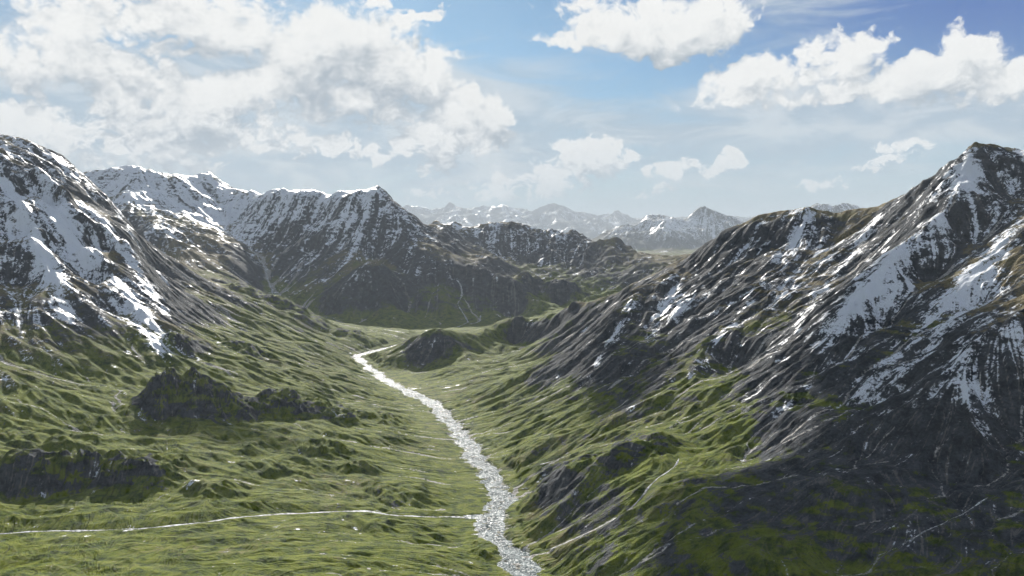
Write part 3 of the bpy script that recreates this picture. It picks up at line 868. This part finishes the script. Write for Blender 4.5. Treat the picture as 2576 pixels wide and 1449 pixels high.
smat, t = material('stream_water')
pos = t.new('ShaderNodeNewGeometry').outputs['Position']
foam = t.ramp(t.noise(pos, 1 / 6, 4, .7), .40, .60)
bs = t.new('ShaderNodeBsdfPrincipled')
t.put(bs.inputs['Base Color'], t.mix(foam, (.10, .11, .11), (.70, .72, .72)))
bs.inputs['Roughness'].default_value = .7
bs.inputs['Specular IOR Level'].default_value = .15
bp = t.new('ShaderNodeBump')
bp.inputs['Strength'].default_value = 1
t.put(bp.inputs['Height'], t.m('MULTIPLY', t.noise(pos, 1 / 3, 2, .6), 2.))
t.put(bs.inputs['Normal'], bp.outputs[0])
out = t.new('ShaderNodeOutputMaterial')
t.l.new(bs.outputs[0], out.inputs[0])


def ribbon(name, path, hw, mat, label, lift=0., seg=6, across=4):
    s = np.r_[0, np.cumsum(np.hypot(*np.diff(path[:, :2], axis=0).T))]
    m = max(int(s[-1] / seg), 8)
    q = np.linspace(0, s[-1], m)
    p = np.stack([np.interp(q, s, path[:, k]) for k in range(3)], 1)
    tt = np.gradient(p[:, :2], axis=0)
    tt /= np.linalg.norm(tt, axis=1)[:, None] + 1e-9
    w = hw * np.clip(1 + (.3 if hw > 20 else 1.3) * noise(q / 45, q * 0, 97) + (0 if hw > 20 else .8) * noise(q / 15, q * 0, 98), .15, 2.2)
    vv, ff = [], []
    for k in range(m):
        for a_ in range(across + 1):
            e = (a_ / across * 2 - 1) * w[k]
            vv.append((p[k, 0] - tt[k, 1] * e, p[k, 1] + tt[k, 0] * e, p[k, 2] + lift))
    c = across + 1
    for k in range(m - 1):
        for a_ in range(across):
            b = k * c + a_
            ff.append((b, b + 1, b + c + 1, b + c))
    me = bpy.data.meshes.new(name)
    me.from_pydata(vv, [], ff)
    me.polygons.foreach_set('use_smooth', [True] * len(ff))
    me.materials.append(mat)
    o = bpy.data.objects.new(name, me)
    S.collection.objects.link(o)
    o['kind'] = 'structure'
    o['label'] = label
    return o


ribbon('river', rp, 52, wmat, 'white glittering river running down the middle of the valley', 0, 10, 6)
for nm, path, w, lab in stream_geo:
    ribbon(nm, path, w, smat, lab, .1, 6, 2)

# ------------------------------------------------------------------ air
DENS = 2.2e-5
ztop = float(Z.max()) + 60
hz = bpy.data.meshes.new('haze')
E = 90000.
b0 = float(Z.min()) - 30
hv = [(x, y, z) for z in (b0, ztop) for x, y in ((-E, -E), (E, -E), (E, E), (-E, E))]
hz.from_pydata(hv, [], [(3, 2, 1, 0), (4, 5, 6, 7), (0, 1, 5, 4), (1, 2, 6, 5), (2, 3, 7, 6), (3, 0, 4, 7)])
hm, t = material('haze_air')
pv = t.new('ShaderNodeVolumePrincipled')
pv.inputs['Color'].default_value = (.80, .90, 1.0, 1)
pv.inputs['Density'].default_value = DENS
pv.inputs['Anisotropy'].default_value = 0
out = t.new('ShaderNodeOutputMaterial')
t.l.new(pv.outputs[0], out.inputs['Volume'])
hm.cycles.homogeneous_volume = True
hz.materials.append(hm)
o = bpy.data.objects.new('haze', hz)
S.collection.objects.link(o)
o['kind'] = 'stuff'
o['label'] = 'pale blue haze filling the valley and softening the far peaks'

# ------------------------------------------------------------------ unseen clouds added overhead to cast shade on chosen ground
cmat, t = material('shade_blocker_white')
bs = t.new('ShaderNodeBsdfDiffuse')
bs.inputs[0].default_value = (.9, .9, .9, 1)
out = t.new('ShaderNodeOutputMaterial')
t.l.new(bs.outputs[0], out.inputs[0])
sd = (math.cos(SUN_EL) * math.sin(SUN_AZ), math.cos(SUN_EL) * math.cos(SUN_AZ), math.sin(SUN_EL))
for ci, (px, py, rx, ry) in enumerate(((2440, 1270, 300, 210), (1560, 960, 120, 170), (2250, 900, 200, 130), (560, 1030, 140, 50))):
    gx_, gy_, gz_ = world_at(px, py)
    tt = (ztop + 500 - gz_) / sd[2]
    c = (gx_ + sd[0] * tt, gy_ + sd[1] * tt, ztop + 500)
    g = np.random.default_rng(900 + ci)
    vv, ff = [], []
    nu_, nv_ = 56, 28
    th = np.linspace(0, 2 * np.pi, nu_, endpoint=False)
    for k in range(nv_ + 1):
        ph = math.pi * k / nv_
        for a_ in th:
            x, y, z = math.sin(ph) * math.cos(a_), math.sin(ph) * math.sin(a_), math.cos(ph)
            e = 1 + .7 * float(noise(np.array([x * 1.6 + z]), np.array([y * 1.6 + 9 * ci]), 110)[0]) + .35 * float(noise(np.array([x * 4 + z * 2]), np.array([y * 4 + 9 * ci]), 111)[0])
            vv.append((c[0] + rx * x * e, c[1] + ry * y * e, c[2] + min(rx, ry) * .45 * max(z, -.3) * e))
    for k in range(nv_):
        for a_ in range(nu_):
            b_ = (a_ + 1) % nu_
            ff.append((k * nu_ + a_, (k + 1) * nu_ + a_, (k + 1) * nu_ + b_, k * nu_ + b_))
    me = bpy.data.meshes.new('shade_blocker')
    me.from_pydata(vv, [], ff)
    me.polygons.foreach_set('use_smooth', [True] * len(ff))
    me.materials.append(cmat)
    o = bpy.data.objects.new('shade_blocker', me)
    S.collection.objects.link(o)
    o['kind'] = 'structure'

# ------------------------------------------------------------------ sky and clouds
w = bpy.data.worlds.new('World')
S.world = w
w.use_nodes = True
t = NT(w.node_tree)
t.n.clear()
tc = t.new('ShaderNodeTexCoord').outputs['Generated']
sp = t.new('ShaderNodeSeparateXYZ')
t.l.new(tc, sp.inputs[0])
zz = t.m('MAXIMUM', sp.outputs[2], .012)
cb = t.new('ShaderNodeCombineXYZ')
t.l.new(sp.outputs[0], cb.inputs[0])
t.l.new(sp.outputs[1], cb.inputs[1])
t.l.new(zz, cb.inputs[2])
sky = t.new('ShaderNodeTexSky')
sky.sky_type = 'NISHITA'
sky.sun_disc = False
sky.sun_elevation = SUN_EL
sky.sun_rotation = SUN_AZ
sky.altitude = 1500
sky.air_density = 1.0
sky.dust_density = .6
sky.ozone_density = 2.0
t.l.new(cb.outputs[0], sky.inputs[0])
az = t.m('ARCTAN2', sp.outputs[0], sp.outputs[1])
el = t.m('ARCSINE', sp.outputs[2])
ae = t.new('ShaderNodeCombineXYZ')
t.l.new(az, ae.inputs[0])
t.l.new(el, ae.inputs[1])
AE = ae.outputs[0]


def sky_at(px, py):
    a, b, c = ray(px, py)
    return math.atan2(a, b), math.atan(c / math.hypot(a, b))


# cumulus masses: centre and half size in the frame of the survey, tilt, weight
CUM = [(900, 110, 90, 60, 0, 1.15), (1060, 170, 60, 60, 0, 1.1), (1235, 300, 60, 30, 0, 1.0), (1120, 350, 120, 40, 0, .95), (300, 290, 130, 40, 0, .95), (470, 300, 80, 34, 0, .95), (1390, 440, 130, 50, -14, .95), (1470, 400, 90, 60, 0, .9), (260, 330, 260, 60, 0, .85), (1090, 330, 110, 60, 0, .9), (1180, 330, 110, 40, 0, .85), (450, 400, 140, 40, 0, .75), (60, 290, 110, 50, 0, .8), (640, 330, 150, 50, 8, .55), (2080, 230, 200, 34, -4, .7), (1640, 25, 220, 40, 6, .7), (860, 130, 200, 110, 0, 1.0), (1010, 180, 130, 110, 0, 1.0), (770, 190, 120, 90, 0, 1.0), (430, 40, 260, 80, 0, .9), (560, 60, 150, 60, 0, .8), (290, 10, 150, 50, 0, .8), (120, 70, 110, 70, 0, .75), (150, 130, 70, 70, 0, .6),
       (20, 140, 80, 90, 0, .8), (250, 165, 130, 45, 8, .9), (450, 215, 250, 42, 10, 1.0), (330, 240, 240, 40, 14, .8), (680, 240, 170, 50, 8, .75), (120, 320, 200, 60, 0, .9), (380, 330, 190, 70, 0, .95), (560, 370, 100, 45, 0, .6),
       (200, 390, 240, 45, 0, .7), (860, 365, 50, 30, 0, .95), (930, 388, 60, 18, 0, .8), (1040, 362, 70, 28, -14, .95), (1130, 300, 90, 60, 0, 1.0), (1180, 265, 40, 40, 0, .9), (1235, 290, 50, 44, 0, .95), (1000, 275, 100, 50, 0, .7), (1105, 400, 42, 44, 0, .85), (940, 245, 110, 50, 0, .7),
       (1375, 405, 40, 26, -20, .85), (1440, 375, 60, 30, 0, .95), (1490, 370, 42, 28, 0, .9), (1420, 420, 60, 40, 0, .9), (1300, 460, 80, 26, -14, .85), (1350, 440, 50, 30, 0, .75), (1530, 405, 50, 16, 0, .65), (1585, 402, 36, 16, 0, .75), (1690, 425, 60, 18, -8, .8), (1450, 455, 50, 18, 0, .6),
       (1845, 395, 22, 20, 0, .95), (1820, 415, 34, 16, -25, .95), (1790, 435, 28, 8, -15, .7), (1640, 482, 40, 9, -8, .55), (1150, 475, 90, 14, -10, .5),
       (1560, 75, 170, 50, 4, 1.0), (1700, 90, 140, 60, 6, 1.0), (1790, 80, 80, 50, 0, .9), (1430, 95, 90, 22, -4, .8), (1450, 15, 120, 34, 0, .6), (1640, 130, 120, 30, 8, .8), (1900, 190, 120, 55, -10, .95), (2000, 200, 100, 50, 0, .9), (2110, 155, 100, 55, 0, 1.0), (2180, 130, 50, 30, 0, .8), (1840, 245, 120, 22, -8, .8),
       (2330, 180, 130, 50, -8, 1.0), (2415, 125, 46, 46, 0, 1.0), (2430, 160, 60, 50, 0, 1.0), (2250, 215, 140, 34, -6, .9), (2520, 210, 110, 40, 5, .9), (1040, 48, 80, 18, -12, .85), (1000, 52, 30, 18, 0, .7), (950, 10, 40, 26, 0, .7), (2280, 362, 60, 16, -6, .75), (2225, 405, 70, 12, -8, .6), (2035, 458, 34, 11, -12, .75), (2100, 452, 34, 11, -6, .65),
       (90, 232, 26, 14, 0, .7), (480, 122, 70, 8, 0, .5), (1065, 88, 12, 8, 0, .6), (2350, 250, 160, 30, 0, .55)]
LAY = [(650, 300, 750, 170, 4, 1.3), (450, 120, 600, 160, 0, .5), (1250, 350, 500, 110, 0, 1.0), (2150, 290, 500, 100, 0, 1.1), (1500, 260, 200, 20, 5, .6), (1750, 330, 600, 40, 3, 1.0), (1400, 360, 500, 60, 4, .8), (2250, 300, 480, 90, 0, .9), (1900, 360, 700, 90, 0, .8), (300, 430, 600, 90, 0, 1.0), (1850, 50, 300, 60, 6, .5), (1270, 220, 130, 20, 12, .5), (1150, 430, 400, 70, 0, .8), (100, 60, 300, 120, 0, .7)]


def blobs(lst, vec):
    best = None
    for k, (px, py, rx, ry, tilt, wgt) in enumerate(lst):
        a, e = sky_at(px, py)
        if best is not None and k % 3 == 0:        # a few at a time, so that the shader needs little memory
            vec = t.vm('MULTIPLY_ADD', best, (1e-9, 1e-9, 0), vec)
        if abs(tilt) > 7:
            mp = t.new('ShaderNodeMapping', vector_type='TEXTURE')
            mp.inputs['Location'].default_value = (a, e, 0)
            mp.inputs['Rotation'].default_value = (0, 0, math.radians(-tilt))
            mp.inputs['Scale'].default_value = (rx / FOC, ry / FOC, 1)
            t.put(mp.inputs['Vector'], vec)
            v = mp.outputs[0]
        else:
            v = t.vm('MULTIPLY_ADD', vec, (FOC / rx, FOC / ry, 0), (-a * FOC / rx, -e * FOC / ry, 0))
        d = t.vm('DOT_PRODUCT', v, v)
        q = t.m('MULTIPLY_ADD', d, -.80 * wgt, wgt * 1.35)
        best = q if best is None else t.m('MAXIMUM', best, q)
    return best


def field(off, after=None):
    v = t.vm('ADD', AE, off)
    if after is not None:
        v = t.vm('MULTIPLY_ADD', after, (1e-9, 1e-9, 0), v)
    wq = t.new('ShaderNodeTexNoise', noise_dimensions='2D')
    wq.inputs['Scale'].default_value = 42
    wq.inputs['Detail'].default_value = 3
    t.put(wq.inputs['Vector'], v)
    big = blobs(CUM, t.vm('MULTIPLY_ADD', wq.outputs['Color'], (.034, .030, 0), t.vm('ADD', v, (-.017, -.015, 0))))
    sc = t.vm('MULTIPLY', v, (1., 1.35, 1.))
    nb = t.noise(sc, 15, 6, .58, dim='2D')
    nd = t.noise(sc, 5, 1, .5, dim='2D')
    wv = t.new('ShaderNodeTexNoise', noise_dimensions='2D')
    wv.inputs['Scale'].default_value = 30
    wv.inputs['Detail'].default_value = 2
    t.put(wv.inputs['Vector'], sc)
    wv2 = t.vm('MULTIPLY_ADD', wv.outputs['Color'], (.05, .05, .05), sc)
    f = t.m('MULTIPLY_ADD', t.m('SUBTRACT', nb, .5), 2.2, big)
    f = t.m('MULTIPLY_ADD', t.m('SUBTRACT', nd, .5), .5, f)
    for scl, amp in ((26, .42), (62, .20)):
        bl = t.new('ShaderNodeTexVoronoi', voronoi_dimensions='2D')
        bl.inputs['Scale'].default_value = scl
        t.put(bl.inputs['Vector'], wv2)
        f = t.m('MULTIPLY_ADD', t.m('SUBTRACT', .45, bl.outputs['Distance']), amp * 1.25, f)
    f = t.m('MULTIPLY_ADD', t.m('SUBTRACT', t.noise(wv2, 62, 5, .68, dim='2D'), .5), t.ramp(el, .17, .05, to=(1.0, 3.6)), f)
    return f


F0 = field((0, 0, 0))
F1 = field((-.010, .022, 0), F0)
F2 = blobs([c for c in CUM if c[2] * c[3] > 5000], t.vm('MULTIPLY_ADD', F1, (1e-9, 1e-9, 0), t.vm('ADD', AE, (-.004, .05, 0))))
alpha = t.m('MULTIPLY', t.ramp(F0, .30, .86), t.ramp(el, .04, .17, to=(.80, 1.)))
edge = t.m('SUBTRACT', F0, F1)
lit = t.m('MULTIPLY_ADD', edge, .50, .80)
lit = t.m('MULTIPLY_ADD', t.m('SUBTRACT', t.noise(t.vm('ADD', AE, (.3, .2, 0)), 24, 5, .6, dim='2D'), .5), .9, lit)
lit = t.m('SUBTRACT', lit, t.ramp(F2, .55, 1.5, to=(0., .30)), clamp=True)
lit = t.m('SUBTRACT', lit, t.ramp(F0, .9, 1.9, to=(0., .14)), clamp=True)
cc = t.mix(t.ramp(lit, .15, 1.05), (.40, .465, .53), (.96, .96, .94))
# thin layered cloud
st = t.vm('MULTIPLY', AE, (1., 4.2, 1.))
lay = blobs(LAY, t.vm('MULTIPLY_ADD', F2, (1e-9, 1e-9, 0), AE))
ln = t.m('MULTIPLY_ADD', t.m('SUBTRACT', t.noise(st, 7, 6, .62, .6, dim='2D'), .5), 2.6, lay)
rest = t.m('MAXIMUM', t.ramp(t.m('ABSOLUTE', az), .68, .95, to=(0., 1.3)), t.ramp(el, .30, .50, to=(0., 1.3)))  # added cover out of view, evens out the skylight
ln = t.m('ADD', ln, t.m('MAXIMUM', t.m('SUBTRACT', rest, ln), 0.))
la = t.ramp(ln, -.1, 1.25, to=(0., .84))
skyc = t.vm('MULTIPLY', sky.outputs[0], (.052, .072, .080))
deep = t.m('MULTIPLY', t.ramp(t.m('MULTIPLY_ADD', el, 1.1, az), .28, .78, to=(0., .85)), t.ramp(el, .06, .24))
skyc = t.mix(deep, skyc, (.035, .13, .46))
low = t.ramp(el, .20, -.01, to=(0., .88))
skyc = t.mix(low, skyc, (.43, .53, .60))
vt = t.mix(t.ramp(t.noise(t.vm('MULTIPLY', AE, (1., 3.2, 1.)), 9, 6, .62, .4, dim='2D'), .40, .62), (.44, .54, .635), (.66, .715, .755))
veil = t.mix(t.ramp(rest, .2, 1.2), vt, (.27, .31, .36))
base = t.mix(la, skyc, veil)
fin = t.mix(alpha, base, cc)
fin = t.mix(t.ramp(el, .10, -.01, to=(0., .42)), fin, (.43, .53, .60))
# outside the view a grey cover is added to tone the ambient light
bg = t.new('ShaderNodeBackground')
t.put(bg.inputs[0], fin)
bg.inputs[1].default_value = .54
out = t.new('ShaderNodeOutputWorld')
t.l.new(bg.outputs[0], out.inputs[0])
w.cycles.sampling_method = 'MANUAL'
w.cycles.sample_map_resolution = 512

sl = bpy.data.lights.new('sun', 'SUN')
sl.energy = 5.0
sl.angle = math.radians(.5)
sl.color = (1, .95, .87)
so = bpy.data.objects.new('sun', sl)
S.collection.objects.link(so)
# lamp shines along its -Z: turn it so that it comes from the sun's azimuth and elevation
so.rotation_euler = (math.radians(90) - SUN_EL, 0, math.pi - SUN_AZ)
so.rotation_euler = (-(math.pi / 2 - SUN_EL), 0, -SUN_AZ)

cam = bpy.data.cameras.new('camera')
cam.sensor_width = 36
cam.lens = 36 * FOC / 2576
cam.clip_start = 1
cam.clip_end = 250000
co = bpy.data.objects.new('camera', cam)
co.location = (0, 0, CAM_Z)
co.rotation_euler = (math.pi / 2 - PITCH, 0, 0)
S.collection.objects.link(co)
S.camera = co
S.view_settings.view_transform = 'Standard'
S.view_settings.look = 'None'
S.view_settings.exposure = .88
S.view_settings.gamma = 1
S.cycles.use_denoising = True
S.cycles.max_bounces = 3
S.cycles.diffuse_bounces = 2
S.cycles.glossy_bounces = 2
S.cycles.volume_bounces = 0
S.cycles.use_adaptive_sampling = True
S.cycles.adaptive_threshold = .05
S.cycles.adaptive_min_samples = 12
S.cycles.sample_clamp_indirect = 6
S.render.film_transparent = False
print('script', time.time() - T0)
